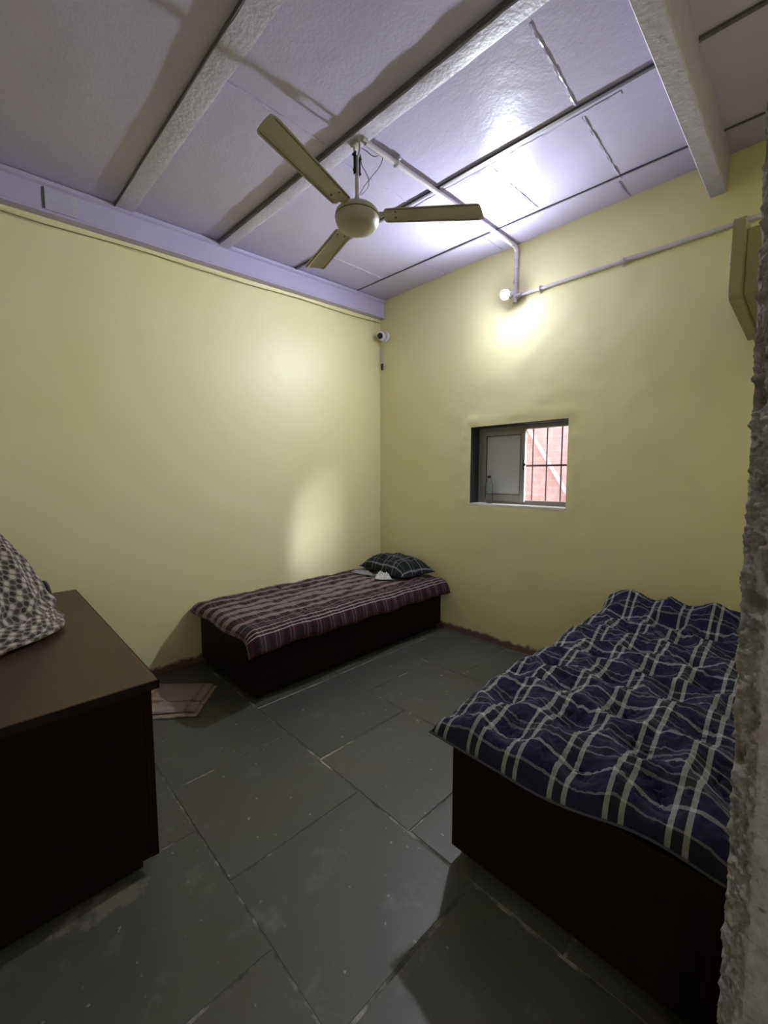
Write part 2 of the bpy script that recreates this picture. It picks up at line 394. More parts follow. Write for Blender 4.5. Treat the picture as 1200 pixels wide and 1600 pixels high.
# floor slabs
def floor_slabs():
    bm = bmesh.new()
    tone = bm.faces.layers.float.new('tone')
    box(bm, -3.7, 1.2, -1.6, 3.6, -0.12, -0.002, mi=1)
    rows = [(-1.6, -0.70, [-3.7, -2.2, -1.35, -0.6, 0.15, 1.2]),
            (-0.70, -0.06, [-3.7, -2.5, -1.75, -0.95, -0.2, 0.5, 1.2]),
            (-0.06, 0.59, [-3.7, -2.4, -1.74, -1.11, -0.45, 0.25, 1.2]),
            (0.59, 1.23, [-3.7, -2.75, -2.05, -1.42, -0.79, -0.10, 1.2]),
            (1.23, 1.895, [-3.7, -2.41, -1.735, -1.10, -0.45, 0.2]),
            (1.895, 2.55, [-3.7, -2.41, -2.075, -1.43, -0.75, 0.2]),
            (2.55, 3.21, [-3.7, -2.41, -1.77, -1.12, -0.45, 0.2]),
            (3.21, 3.6, [-3.7, -2.2, -1.4, -0.6, 0.2])]
    rr = random.Random(5)
    for y0, y1, xs in rows:
        for x0, x1 in zip(xs, xs[1:]):
            g = 0.0030
            n0 = len(bm.faces); dz = rr.uniform(-0.0012, 0.0012)
            a, b, c, d = [Vector((x + rr.uniform(-.004, .004), y + rr.uniform(-.004, .004), 0)) for x, y in ((x0+g, y0+g), (x1-g, y0+g), (x1-g, y1-g), (x0+g, y1-g))]
            # chipped outline
            ring = []
            for p, q in ((a, b), (b, c), (c, d), (d, a)):
                k = max(4, int((q-p).length / 0.03))
                nrm = Vector((-(q-p).y, (q-p).x, 0)).normalized()
                for i in range(k):
                    pt = p.lerp(q, i/k)
                    ring.append(pt + nrm * max(0, 0.0035*fbm(pt.x, pt.y, x0, 22, 3)+0.001))
            bot = [bm.verts.new((p.x, p.y, -0.02)) for p in ring]
            mid = [bm.verts.new((p.x, p.y, dz-0.0025)) for p in ring]
            cen = sum(ring, Vector()) / len(ring)
            top = [bm.verts.new((p.x + (cen.x-p.x)*0.006, p.y + (cen.y-p.y)*0.006, dz)) for p in ring]
            t = rr.random(); fs = []
            for R0, R1 in ((bot, mid), (mid, top)):
                for i in range(len(ring)):
                    j = (i+1) % len(ring); fs.append(bm.faces.new((R0[i], R0[j], R1[j], R1[i])))
            fs.append(bm.faces.new(top))
            for f in fs: f[tone] = t
    return obj('floor', bm, [M_SLATE, M_GROUT], kind='structure')
floor_slabs()

# left wall: one face towards the room, faintly uneven
def wall_left():
    bm = bmesh.new()
    def f(u, v):
        y = YF - 0.2 + u*(YB + 0.3 - YF + 0.2); z = v*3.45
        return (XL + 0.0035*fbm(y, z, 1.0, 1.6), y, z)
    grid(bm, 90, 60, f)
    box(bm, XL-0.25, XL-0.012, YF-0.2, YB+0.3, 0, 3.45)
    obj('wall_left', bm, M_WALL, smooth=True, autosmooth=0.6, kind='structure')
wall_left()

WX0, WX1, WZ0, WZ1 = -2.192, -1.318, 1.247, 1.932      # window hole
def wall_back():
    bm = bmesh.new()
    xs = [XL-0.1, -3.0, -2.7, -2.4, WX0, -1.95, -1.7, -1.5, WX1, -1.1, -0.8, -0.5, -0.2, 0.3]
    zs = [0, 0.4, 0.8, WZ0, 1.45, 1.7, WZ1, 2.2, 2.5, 2.8, 3.1, 3.45]
    def fine(a, n): 
        out = []
        for p, q in zip(a, a[1:]):
            for i in range(n): out.append(p + (q-p)*i/n)
        return out + [a[-1]]
    X = fine(xs, 10); Z = fine(zs, 10)
    def Y(x, z):
        dx = max(WX0-x, 0, x-WX1); dz = max(WZ0-z, 0, z-WZ1); d = math.hypot(dx, dz)
        rim = math.exp(-((d-0.055)/0.035)**2) * (0.5 + fbm(x, z, 3, 9, 3)) * 0.006 if d > 0 else 0
        return YB - rim - 0.004*fbm(x, z, 7, 2.0) + 0.0*d
    V = {}
    for i, x in enumerate(X):
        for j, z in enumerate(Z):
            V[i, j] = bm.verts.new((x, Y(x, z), z))
    inside = lambda x, z: WX0 < x < WX1 and WZ0 < z < WZ1
    for i in range(len(X)-1):
        for j in range(len(Z)-1):
            if inside((X[i]+X[i+1])/2, (Z[j]+Z[j+1])/2): continue
            bm.faces.new((V[i, j], V[i+1, j], V[i+1, j+1], V[i, j+1]))
    bmesh.ops.delete(bm, geom=[v for v in bm.verts if not v.link_faces], context='VERTS')
    # solid behind, in four blocks round the hole, with the reveal
    y0, y1 = YB+0.008, YB+0.25
    box(bm, XL-0.2, WX0, y0, y1, 0, 3.45, mi=1); box(bm, WX1, 0.3, y0, y1, 0, 3.45, mi=1)
    box(bm, WX0, WX1, y0, y1, 0, WZ0-0.02, mi=1); box(bm, WX0, WX1, y0, y1, WZ1, 3.45, mi=1)
    # reveal lining back to the wall face
    for a, b in (((WX0, WZ0), (WX0, WZ1)), ((WX1, WZ1), (WX1, WZ0)), ((WX0, WZ1), (WX1, WZ1)), ((WX1, WZ0), (WX0, WZ0))):
        n = 20
        row = [[bm.verts.new((a[0]+(b[0]-a[0])*i/n, (Y(a[0]+(b[0]-a[0])*i/n, a[1]+(b[1]-a[1])*i/n) if k == 0 else y0+0.002), a[1]+(b[1]-a[1])*i/n)) for i in range(n+1)] for k in (0, 1)]
        for i in range(n): bm.faces.new((row[0][i], row[0][i+1], row[1][i+1], row[1][i]))
    obj('wall_back', bm, [M_WALLB, M_CONC], smooth=True, autosmooth=0.5, kind='structure')
wall_back()

# right wall with the doorway the room is seen through
def wall_right():
    bm = bmesh.new()
    def f(u, v):
        y = 0.84 + u*(YB-0.84+0.1); z = v*3.45
        return (XR - 0.004*fbm(y, z, 5.0, 2.0), y, z)
    grid(bm, 60, 60, f)
    box(bm, XR+0.012, XR+0.27, 0.83, YB+0.2, 0, 3.45)
    box(bm, XR, XR+0.27, YF-0.2, -0.62, 0, 3.45)
    box(bm, XR, XR+0.27, -0.62, 0.83, 2.5, 3.45)
    obj('wall_right', bm, M_WALL, smooth=True, autosmooth=0.6, kind='structure')
wall_right()
def jamb():
    """broken plaster and concrete edge of the doorway"""
    bm = bmesh.new()
    nz = 900; prof = []
    for k in range(10): prof.append((0.0, 1.0 - 0.15*k/10, 0.2))                 # room side
    for k in range(12): prof.append((0.0 + 0.032*k/12, 0.85 - 0.05*k/12, 1.0))  # broken arris
    for k in range(37): prof.append((0.032 + 0.24*(k/36)**1.3, 0.80, 0.45))
    rows = []
    for j in range(nz+1):
        z = 2.5*j/nz; xe = -0.0445 - 0.0165*z + 0.0008*math.sin(z*9)
        row = []
        for i, (dx, y, amp) in enumerate(prof):
            n = fbm(dx*1.0, y+z*0.0, z, 26, 5); n2 = fbm(dx+5, y, z, 7, 3)
            d = amp*(0.0036*n + 0.0030*n2 + 0.0042*fbm(dx*1.0+3, y, z, 95, 4))
            # deep chips
            ch = fbm(dx+9, y, z, 12, 2)
            if ch > 0.28: d -= amp*(ch-0.28)*0.05
            row.append(bm.verts.new((xe + dx - d*(0.7 if i < 24 else 0.1), y - d*(0.3 if i < 10 else 1.0), z)))
        rows.append(row)
    for a, b in zip(rows, rows[1:]):
        for i in range(len(prof)-1): bm.faces.new((a[i], a[i+1], b[i+1], b[i]))
    box(bm, XR+0.03, XR+0.27, 0.815, 0.829, 0, 2.5)
    obj('trim_1', bm, M_CONC, smooth=True, kind='structure')
jamb()
bm = bmesh.new(); box(bm, 1.30, 1.50, -0.6, 2.6, -0.1, 3.6); obj('wall_sun_block', bm, M_CONC, kind='structure')  # unseen wall, added to keep the sun from entering by the doorway
bm = bmesh.new(); box(bm, XL-0.2, XR+0.27, YF-0.2, YF, 0, 3.45); obj('wall_front', bm, M_WALL, kind='structure')

# ceiling with ribs, their painted shade strips, steel joints and trowelled seams
def strip(bm, x0, y0, x1, y1, wd, drop, mi, seg=60, rough=0.0):
    """a rib following the underside of the ceiling"""
    a, b = Vector((x0, y0, 0)), Vector((x1, y1, 0)); t = (b-a).normalized(); n = Vector((-t.y, t.x, 0))
    prev = None
    for i in range(seg+1):
        p = a.lerp(b, i/seg); ring = []
        for s, d in ((-0.5, -0.01), (-0.5, 1), (-0.35, 1.02), (0.35, 1.02), (0.5, 0.9), (0.5, -0.01)):
            q = p + n*wd*s
            wv = 1 + rough*fbm(q.x, q.y, s, 14, 3)
            q2 = p + n*wd*s*(1 + rough*0.5*fbm(q.x, q.y, s+4, 9, 3))
            ring.append(bm.verts.new((q2.x, q2.y, zc(q2.y) - drop*d*(wv if d > 0 else 1))))
        if prev:
            for k in range(5): bm.faces.new((prev[k], ring[k], ring[k+1], prev[k+1])).material_index = mi
        prev = ring
def ceiling():
    bm = bmesh.new()
    def f(u, v):
        x = XL-0.1 + u*(XR+0.3-XL+0.1); y = YF-0.2 + v*(YB+0.3-YF+0.2)
        return (x, y, zc(y) - 0.003*fbm(x, y, 2, 1.5))
    grid(bm, 80, 100, f)
    hexa(bm, [(XL-0.2, YF-0.2, zc(YF-0.2)+0.02), (XR+0.3, YF-0.2, zc(YF-0.2)+0.02), (XR+0.3, YB+0.3, zc(YB+0.3)+0.02), (XL-0.2, YB+0.3, zc(YB+0.3)+0.02),
              (XL-0.2, YF-0.2, 3.6), (XR+0.3, YF-0.2, 3.6), (XR+0.3, YB+0.3, 3.6), (XL-0.2, YB+0.3, 3.6)])
    strip(bm, -3.34, 0.83, XR+0.05, 0.93, 0.105, 0.018, 1, rough=0.12)
    strip(bm, -3.34, 1.505, XR+0.05, 1.64, 0.085, 0.030, 1, rough=0.12)
    for y0, y1 in ((0.775, 0.872), (1.452, 1.588)): strip(bm, -3.34, y0, XR+0.05, y1, 0.006, 0.02, 2, rough=0.1)  # dark strips that paint in the shade on the ribs' near sides
    strip(bm, -3.34, 2.145, XR+0.05, 2.30, 0.020, 0.012, 2)
    strip(bm, -3.34, 2.855, XR+0.05, 3.01, 0.012, 0.008, 2)
    strip(bm, -2.1, 2.265, -0.75, 2.325, 0.030, 0.0018, 0, rough=0.9)
    for x0, y0, x1, y1 in ((-0.90, 1.70, -0.93, 2.24), (-0.93, 2.33, -0.95, 3.0), (-1.44, 2.33, -1.44, 2.90), (-2.92, 2.24, -2.93, 2.86), (-2.49, 2.93, -2.49, 3.24),
                           (-1.95, 0.92, -1.96, 1.48), (-1.9, 2.95, -1.9, 3.24), (-2.0, 1.58, -2.0, 2.18), (-0.97, 3.02, -0.97, 3.24)):
        strip(bm, x0, y0, x1, y1, 0.010, 0.0035, 0, rough=1.2, seg=40)
    obj('ceiling', bm, [M_CEIL, M_RIB, M_JOINT_SHADE], smooth=True, autosmooth=0.5, kind='structure')
ceiling()

def sweep_y(bm, prof, y0, y1, mi=0, n=40):
    """extrude an (x, dz-from-ceiling) outline along Y under the sloping ceiling"""
    prev = None
    for i in range(n+1):
        y = y0 + (y1-y0)*i/n
        ring = [bm.verts.new((x, y, zc(y)+dz)) for x, dz in prof]
        if prev:
            for k in range(len(prof)): 
                l = (k+1) % len(prof); bm.faces.new((prev[k], prev[l], ring[l], ring[k])).material_index = mi
        else: bm.faces.new(ring).material_index = mi
        prev = ring
    bm.faces.new(list(reversed(prev))).material_index = mi
# painted joist running along the left wall
bm = bmesh.new()
x = XL
sweep_y(bm, [(x-0.01, -0.003), (x+0.085, -0.003), (x+0.088, -0.010), (x+0.085, -0.026), (x+0.068, -0.036), (x+0.066, -0.165), (x+0.078, -0.172), (x+0.080, -0.188), (x-0.01, -0.190)], YF, YB)
for y0, y1 in ((0.415, 0.575),):
    hexa(bm, [(x+0.05, y0, zc(y0)-0.165), (x+0.072, y0, zc(y0)-0.165), (x+0.072, y1, zc(y1)-0.165), (x+0.05, y1, zc(y1)-0.165),
              (x+0.05, y0, zc(y0)-0.045), (x+0.072, y0, zc(y0)-0.045), (x+0.072, y1, zc(y1)-0.045), (x+0.05, y1, zc(y1)-0.045)], 1)
    hexa(bm, [(x+0.05, y0-0.014, zc(y0)-0.165), (x+0.069, y0-0.014, zc(y0)-0.165), (x+0.069, y0-0.001, zc(y1)-0.165), (x+0.05, y0-0.001, zc(y1)-0.165),
              (x+0.05, y0-0.014, zc(y0)-0.045), (x+0.069, y0-0.014, zc(y0)-0.045), (x+0.069, y0-0.001, zc(y1)-0.045), (x+0.05, y0-0.001, zc(y1)-0.045)], 2)
obj('trim_2', bm, [M_BEAM, M_RIB, M_JOINT_SHADE], kind='structure')
# bulging plaster edge under it
bm = bmesh.new()
prev = None
for i in range(161):
    y = YF + (YB-YF)*i/160; zt = zc(y)-0.190; d = 0.016 + 0.004*fbm(y, 0, 0, 6); h = 0.030 + 0.010*fbm(y, 3, 0, 3)
    ring = [bm.verts.new(p) for p in ((XL-0.01, y, zt), (XL+d*1.0, y, zt), (XL+d, y, zt-h*0.7), (XL+d*0.6, y, zt-h), (XL-0.01, y, zt-h-0.004))]
    if prev:
        for k in range(4): bm.faces.new((prev[k], prev[k+1], ring[k+1], ring[k]))
    prev = ring
obj('trim_3', bm, M_WALL, smooth=True, autosmooth=0.7, kind='structure')
# concrete beam on the right
bm = bmesh.new()
sweep_y(bm, [(-0.535, 0.01), (-0.535, -0.195), (-0.530, -0.202), (-0.455, -0.202), (-0.450, -0.195), (-0.443, 0.01)], YF, YB+0.02)
obj('trim_4', bm, M_RIB, kind='structure')

# ------------------------------------------------------------------ window
def window():
    t = bpy.data.objects.new('window_1', None); link(t); t.location = (-1.75, 3.40, WZ0); t['kind'] = 'structure'
    o = Vector(t.location)
    def part(name, bm, m, parent=t, **k):
        bmesh.ops.translate(bm, verts=bm.verts, vec=-o); return obj(name, bm, m, parent, **k)
    ya, yb = 3.39, 3.44
    bm = bmesh.new()
    box(bm, WX0+0.001, WX1-0.001, ya, yb, WZ0+0.001, 1.285, 0.003); box(bm, WX0+0.001, WX1-0.001, ya, yb, 1.893, WZ1-0.001, 0.003)
    box(bm, WX0+0.001, -2.150, ya, yb, 1.285, 1.893, 0.003); box(bm, WX1-0.012, WX1-0.001, ya, yb, 1.285, 1.893, 0.003)
    part('window_frame', bm, M_ALU)
    bm = bmesh.new()
    y2, y3 = 3.372, 3.40
    box(bm, -2.150, -2.098, y2, y3, 1.270, 1.893, 0.004); box(bm, -1.765, -1.722, y2, y3, 1.270, 1.893, 0.004)
    box(bm, -2.098, -1.765, y2, y3, 1.270, 1.330, 0.004); box(bm, -2.098, -1.765, y2, y3, 1.850, 1.893, 0.004)
    box(bm, -2.128, -2.118, y2-0.004, y2+0.01, 1.272, 1.89)
    sh = part('shutter', bm, M_ALU)
    bm = bmesh.new(); box(bm, -2.100, -1.763, y2+0.010, y2+0.018, 1.328, 1.852)
    part('shutter_board', bm, M_PANEL, sh)
    bm = bmesh.new()
    for q in ((-2.098, -1.765, 1.330, 1.334), (-2.098, -1.765, 1.846, 1.850), (-2.098, -2.094, 1.334, 1.846), (-1.769, -1.765, 1.334, 1.846)):
        box(bm, q[0], q[1], y2+0.002, y2+0.011, q[2], q[3])
    part('gasket', bm, M_LATCH, sh)
    bm = bmesh.new(); box(bm, -1.735, -1.722, y2-0.012, y2+0.002, 1.545, 1.635, 0.003); box(bm, -1.728, -1.706, y2-0.022, y2-0.010, 1.580, 1.600, 0.003)
    tube(bm, [(-1.73, y2-0.016, 1.56), (-1.715, y2-0.018, 1.555)], 0.004)
    part('latch', bm, M_LATCH, sh)
    bm = bmesh.new(); box(bm, WX0, WX1, YB-0.004, 3.39, WZ0-0.018, WZ0+0.0005, 0.002)
    part('window_sill', bm, M_SILL)
    bm = bmesh.new(); box(bm, WX0+0.0005, WX0+0.006, YB+0.006, 3.389, WZ0+0.001, WZ1-0.001); box(bm, WX0+0.006, WX1, YB+0.012, 3.389, WZ1-0.006, WZ1-0.0005)  # thin dark sheets on the left side and top of the recess
    part('reveal_sheet', bm, M_REVEAL_SHEET, label='black-grey sheet over the left side and top of the window recess')
    for bx in (-1.690, -1.567, -1.444, -1.332):
        bm = bmesh.new(); tube(bm, [(bx, 3.455, 1.25), (bx, 3.455, 1.93)], 0.0065, 10); part('grille_bar', bm, M_BAR)
    bm = bmesh.new(); box(bm, WX0, WX1, 3.448, 3.454, 1.575, 1.590); part('cross_bar', bm, M_BAR)
window()

# bottle on the sill
def bottle():
    t = thing('plastic_bottle', 'clear empty plastic bottle with black cap standing on the window sill', 'bottle', (-2.035, 3.328, WZ0+0.001))
    bm = bmesh.new()
    pr = [(0, 0.003), (0.026, 0), (0.034, 0.008), (0.035, 0.03), (0.033, 0.06), (0.035, 0.075), (0.035, 0.115), (0.032, 0.122), (0.035, 0.13), (0.0345, 0.165), (0.028, 0.195), (0.016, 0.215), (0.0125, 0.222), (0.0125, 0.238)]
    lathe(bm, pr + [(0.0118, 0.238), (0.0118, 0.222)] + [(max(r-0.0012, 0), z) for r, z in reversed(pr[1:-2])] + [(0, 0.0045)], 28)
    obj('bottle_body', bm, M_PET, t, smooth=True)
    bm = bmesh.new(); lathe(bm, [(0, 0.228), (0.0155, 0.228), (0.0155, 0.247), (0.013, 0.250), (0, 0.250)], 24)
    obj('cap', bm, M_BLACK, t, smooth=True, autosmooth=0.6)
bottle()

# yard behind the window
bm = bmesh.new(); box(bm, -4.6, 0.0, 4.80, 5.02, -0.1, 2.55)
tag(obj('brick_wall', bm, M_BRICK, origin=(-1.6, 4.9, 0)), 'sunlit pinkish brick wall across the yard behind the barred window', 'wall')
bm = bmesh.new()
a, b = Vector((-2.62, 4.74, 2.40)), Vector((-1.62, 4.74, 0.83)); t = (b-a).normalized(); n = Vector((t.z, 0, -t.x))*0.012
hexa(bm, [tuple(p) for p in (a-n, b-n, b-n+Vector((0, .058, 0)), a-n+Vector((0, .058, 0)), a+n, b+n, b+n+Vector((0, .058, 0)), a+n+Vector((0, .058, 0)))])
tag(obj('sloping_rail', bm, M_SLOPE, origin=tuple((a+b)/2)), 'white sloping rail running diagonally down across the brick wall outside', 'rail')
bm = bmesh.new(); box(bm, -5.0, 1.6, 3.6, 6.4, -0.25, -0.13); obj('trim_5', bm, M_CONC, kind='structure')

# ------------------------------------------------------------------ ceiling fan
def fan():
    HX, HY, HZ = -1.805, 1.572, 2.885
    top = zc(HY) - 0.03
    t = thing('ceiling_fan', 'dusty cream three-blade ceiling fan hanging from a thin rod at a ceiling rib', 'fan', (HX, HY, HZ))
    # motor housing
    bm = bmesh.new()
    lathe(bm, [(0, 0.068), (0.03, 0.068), (0.034, 0.060), (0.060, 0.050), (0.100, 0.036), (0.116, 0.020), (0.119, 0.006), (0.119, 0.0), (0.116, -0.003), (0.1175, -0.006), (0.117, -0.022),
               (0.113, -0.034), (0.109, -0.037), (0.104, -0.048), (0.088, -0.060), (0.060, -0.067), (0.030, -0.0695), (0, -0.070)], 56)
    obj('motor_housing', bm, M_FAN, t, smooth=True, autosmooth=0.9)
    bm = bmesh.new(); lathe(bm, [(0.1185, 0.000), (0.1200, -0.001), (0.1200, -0.0045), (0.1170, -0.006)], 56)
    obj('trim_ring', bm, M_FANEDGE, t, smooth=True)
    bm = bmesh.new(); tube(bm, [(0, 0, 0.066), (0, 0, top-HZ-0.075)], 0.011, 16)
    obj('down_rod', bm, M_ROD, t, smooth=True, autosmooth=0.8)
    bm = bmesh.new(); lathe(bm, [(0, 0.066), (0.022, 0.066), (0.022, 0.085), (0.014, 0.092), (0.014, 0.10)], 20); tube(bm, [(0.012, -0.02, 0.080), (0.032, -0.035, 0.080)], 0.006, 10)
    obj('rod_collar', bm, M_STEEL, t, smooth=True, autosmooth=0.8)
    # hook clamp and shackle
    zt = top - HZ
    bm = bmesh.new()
    box(bm, -0.011, 0.011, -0.017, -0.013, zt-0.16, zt-0.05, 0.002); box(bm, -0.011, 0.011, 0.013, 0.017, zt-0.16, zt-0.05, 0.002)
    tube(bm, [(0, -0.03, zt-0.07), (0, 0.03, zt-0.07)], 0.006, 10); tube(bm, [(0, -0.026, zt-0.145), (0, 0.026, zt-0.145)], 0.006, 10)
    obj('shackle', bm, M_LATCH, t)
    bm = bmesh.new()
    box(bm, -0.035, 0.035, -0.02, 0.02, zt-0.012, zt+0.012, 0.003)
    tube(bm, spline([(-0.022, 0, zt), (-0.02, 0, zt-0.05), (0, 0, zt-0.075), (0.02, 0, zt-0.05), (0.022, 0, zt)], 6), 0.006, 10)
    lathe(bm, [(0, -0.012), (0.014, -0.012), (0.014, 0.012), (0, 0.012)], 6, Matrix.Translation((0.050, 0.012, zt+0.002)) @ Matrix.Rotation(PI/2, 4, 'X'))
    obj('ceiling_hook', bm, M_ROD, t, smooth=True, autosmooth=0.7)
    # blades (world azimuths measured from the room)
    for k, (az, r1, tilt) in enumerate(((-72.0, 0.705, 0.0), (40, 0.66, 0.0), (166.5, 0.63, 0.0))):
        R = Matrix.Rotation(math.radians(az), 4, 'Z')
        T = R @ Matrix.Rotation(math.radians(-3), 4, 'X')       # blade pitch about its own length
        r0 = 0.145; wd = 0.063; th = 0.0022
        def outline(u, v):       # u along the blade, v across
            x = r0 + (r1-r0)*u
            cr = 0.020
            w0 = wd*(0.90 + 0.16*u)
            # rounded root corners, skewed rounded tip
            dr = x - r0
            if dr < cr: w0 -= cr - math.sqrt(max(0, cr*cr - (cr-dr)**2))
            if u > 0.95: w0 *= 1 - 0.22*((u-0.95)/0.05)**2
            s = 2*v-1
            if u > 0.9: x += 0.018*s*(u-0.9)/0.1
            zz = 0.006*(1-s*s)        # slight camber
            if 0.05 < u < 0.985 and 0.60 < abs(s) < 0.78: zz -= 0.0035 * math.sin((abs(s)-0.60)/0.18*PI)
            zz -= 0.010*u
            return Vector((x, w0*s, zz))
        bm = bmesh.new()
        grid(bm, 60, 40, lambda u, v: T @ (outline(u, v) + Vector((0, 0, th/2)))); grid(bm, 60, 40, lambda u, v: T @ (outline(u, v) - Vector((0, 0, th/2))))
        # close the rim
        for e0 in ('v0', 'v1', 'u0', 'u1'):
            n = 60 if e0[0] == 'v' else 40; fx = 0.0 if e0[1] == '0' else 1.0
            P = [(i/n, fx) if e0[0] == 'v' else (fx, i/n) for i in range(n+1)]
            A = [bm.verts.new(T @ (outline(*p) + Vector((0, 0, th/2)))) for p in P]; B = [bm.verts.new(T @ (outline(*p) - Vector((0, 0, th/2)))) for p in P]
            for i in range(n): bm.faces.new((A[i], A[i+1], B[i+1], B[i]))
        bmesh.ops.remove_doubles(bm, verts=bm.verts, dist=2e-5)
        bl = obj('blade', bm, M_FAN, t, smooth=True, autosmooth=0.8)
        bm = bmesh.new()
        # grimy pressed lines near both edges
        for s in (0.10, 0.90):
            pts = [T @ (outline(0.03 + 0.94*i/30, s) + Vector((0, 0, -0.0018))) for i in range(31)]
            tube(bm, pts, 0.0026, 6)
        obj('grime_line', bm, M_FANEDGE, bl)
        bm = bmesh.new()
        pts = [R @ Vector(p) for p in ((0.085, 0, 0.010), (0.120, 0, 0.012), (0.150, 0, 0.006), (0.215, 0, 0.004))]
        # flat bracket arm
        hw = (0.016, 0.012, 0.020, 0.026)
        ra = R @ Vector((0, 1, 0)); prev = None
        for p, h in zip(pts, hw):
            ring = [bm.verts.new(p + ra*h*a + Vector((0, 0, c))) for a, c in ((-1, -0.002), (1, -0.002), (1, 0.003), (-1, 0.003))]
            if prev:
                for q in range(4): bm.faces.new((prev[q], prev[(q+1)%4], ring[(q+1)%4], ring[q]))
            else: bm.faces.new(ring)
            prev = ring
        bm.faces.new(list(reversed(prev)))
        obj('blade_bracket', bm, M_FAN, t)
        for s in (-0.4, 0.4):
            bm = bmesh.new(); p = outline(0.12, 0.5+s/2)
            lathe(bm, [(0, -0.0055), (0.005, -0.0050), (0.0065, -0.002), (0.0065, 0)], 12, Matrix.Translation(T @ p) @ T.to_3x3().to_4x4())
            obj('screw', bm, M_FANEDGE, bl, smooth=True)
    # supply wires
    o = Vector((HX, HY, HZ))
    for pts in ([(-1.770, 1.735, 3.262), (-1.775, 1.715, 3.20), (-1.79, 1.66, 3.12), (-1.808, 1.62, 3.06), (-1.812, 1.600, 3.02), (-1.822, 1.575, 2.975), (-1.83, 1.56, 2.945)],
                [(-1.800, 1.595, 3.20), (-1.800, 1.602, 3.16), (-1.785, 1.63, 3.11), (-1.785, 1.635, 3.06), (-1.805, 1.60, 3.01)],
                [(-1.770, 1.73, 3.27), (-1.785, 1.68, 3.235), (-1.797, 1.63, 3.245), (-1.80, 1.60, 3.245)]):
        bm = bmesh.new(); tube(bm, [p - o for p in spline(pts, 8)], 0.0022, 6); obj('wire', bm, M_JOINT_SHADE, t, smooth=True)
    bm = bmesh.new(); lathe(bm, [(0, -0.012), (0.009, -0.012), (0.009, 0.008), (0, 0.010)], 12, axis_matrix(Vector((-1.770, 1.735, 3.268))-o, (0, -0.7, -0.7)))
    obj('wire_outlet', bm, M_BLACK, t, smooth=True)
fan()

# ------------------------------------------------------------------ electrical conduit
def conduit():
    R = 0.0155
    def zz(y): return zc(y) - 0.021
    t = thing('conduit_pipe', 'white painted electrical conduit running under the ceiling and down the back wall', 'pipe', (-1.772, 2.4, zc(2.4)))
    o = Vector(t.location)
    def run(name, pts, r=R, parent=t, m=M_PVC, n=16):
        bm = bmesh.new(); tube(bm, [Vector(p)-o for p in pts], r, n); return obj(name, bm, m, parent, smooth=True, autosmooth=0.8)
    yw = YB - 0.021
    run('ceiling_run', [(-1.768, y, zz(y)-0.012) for y in (1.60, 2.0, 2.5, 3.0, 3.16)])
    run('coupling', [(-1.768, 1.75, zz(1.75)-0.012), (-1.768, 3.02, zz(3.02)-0.012)], R*0.98)
    run('elbow', spline([(-1.768, 3.14, zz(3.14)-0.012), (-1.769, 3.20, zz(3.2)-0.016), (-1.771, yw-0.004, zz(3.2)-0.045), (-1.772, yw, zz(3.2)-0.10)], 6), R*1.18)
    zb = 2.938
    run('drop_run', [(-1.772, yw, zz(3.2)-0.09), (-1.774, yw, zb+0.03)], R*0.92)
    run('coupling', [(-1.772, yw, 3.155), (-1.772, yw, 3.175)], R*1.30)
    run('coupling', [(-1.773, yw, 3.045), (-1.773, yw, 3.062)], R*1.25)
    # tee
    run('tee_joint', [(-1.776, yw, zb+0.055), (-1.776, yw, zb-0.045)], R*1.22)
    run('tee_branch', [(-1.776, yw, zb), (-1.715, yw, zb+0.001)], R*1.18)
    run('wall_run', [(-1.73, yw, zb), (-1.3, yw, zb+0.002), (-0.9, yw, zb+0.004), (-0.3, yw, zb+0.006), (XR+0.02, yw, zb+0.006)], R*0.86)
    for (cx, cy, cz, ax) in ((-1.768, 1.84, zz(1.84)-0.012, 'y'), (-1.768, 2.62, zz(2.62)-0.012, 'y'), (-1.57, yw, zb+0.001, 'x'), (-0.985, yw, zb+0.003, 'x')):
        bm = bmesh.new()
        d = (0, 1, 0) if ax == 'y' else (1, 0, 0)
        lathe(bm, [(R*0.95, -0.007), (R*1.35, -0.007), (R*1.35, 0.007), (R*0.95, 0.007)], 18, axis_matrix(Vector((cx, cy, cz))-o, d))
        p = Vector((cx, cy, cz))-o
        if ax == 'y': box(bm, p.x-0.030, p.x+0.030, p.y-0.007, p.y+0.007, p.z+0.012, p.z+0.028)
        else: box(bm, p.x-0.007, p.x+0.007, p.y+0.012, p.y+0.022, p.z-0.030, p.z+0.030)
        obj('pipe_clip', bm, M_PVC, t, smooth=True, autosmooth=0.6)
conduit()

# ------------------------------------------------------------------ bulb in its holder
def bulb():
    base = Vector((-1.800, YB-0.046, 2.955)); d = Vector((0.05, -0.93, -0.27)).normalized()
    t = thing('light_bulb', 'lit round white bulb in a holder by the conduit joint on the back wall', 'light bulb', base)
    M = axis_matrix((0, 0, 0), d)
    bm = bmesh.new(); lathe(bm, [(0, -0.020), (0.028, -0.020), (0.029, -0.012), (0.024, -0.004), (0.0185, 0.0), (0.0185, 0.030), (0.021, 0.034), (0.021, 0.042), (0, 0.042)], 28, M)
    obj('bulb_holder', bm, M_WHITE, t, smooth=True, autosmooth=0.7)
    bm = bmesh.new(); lathe(bm, [(0, 0.043), (0.014, 0.043), (0.016, 0.058), (0.029, 0.085), (0.0365, 0.104), (0.0365, 0.108)], 32, M)
    obj('bulb_base', bm, M_WHITE, t, smooth=True)
    bm = bmesh.new(); lathe(bm, [(0, 0.1075)] + [(0.036*math.cos(a), 0.1085+0.0095*math.sin(a)) for a in [PI/2*i/10 for i in range(10)]] + [(0, 0.1180)], 32, M)
    obj('glowing_globe', bm, M_BULB, t, smooth=True, autosmooth=0.9)
bulb()

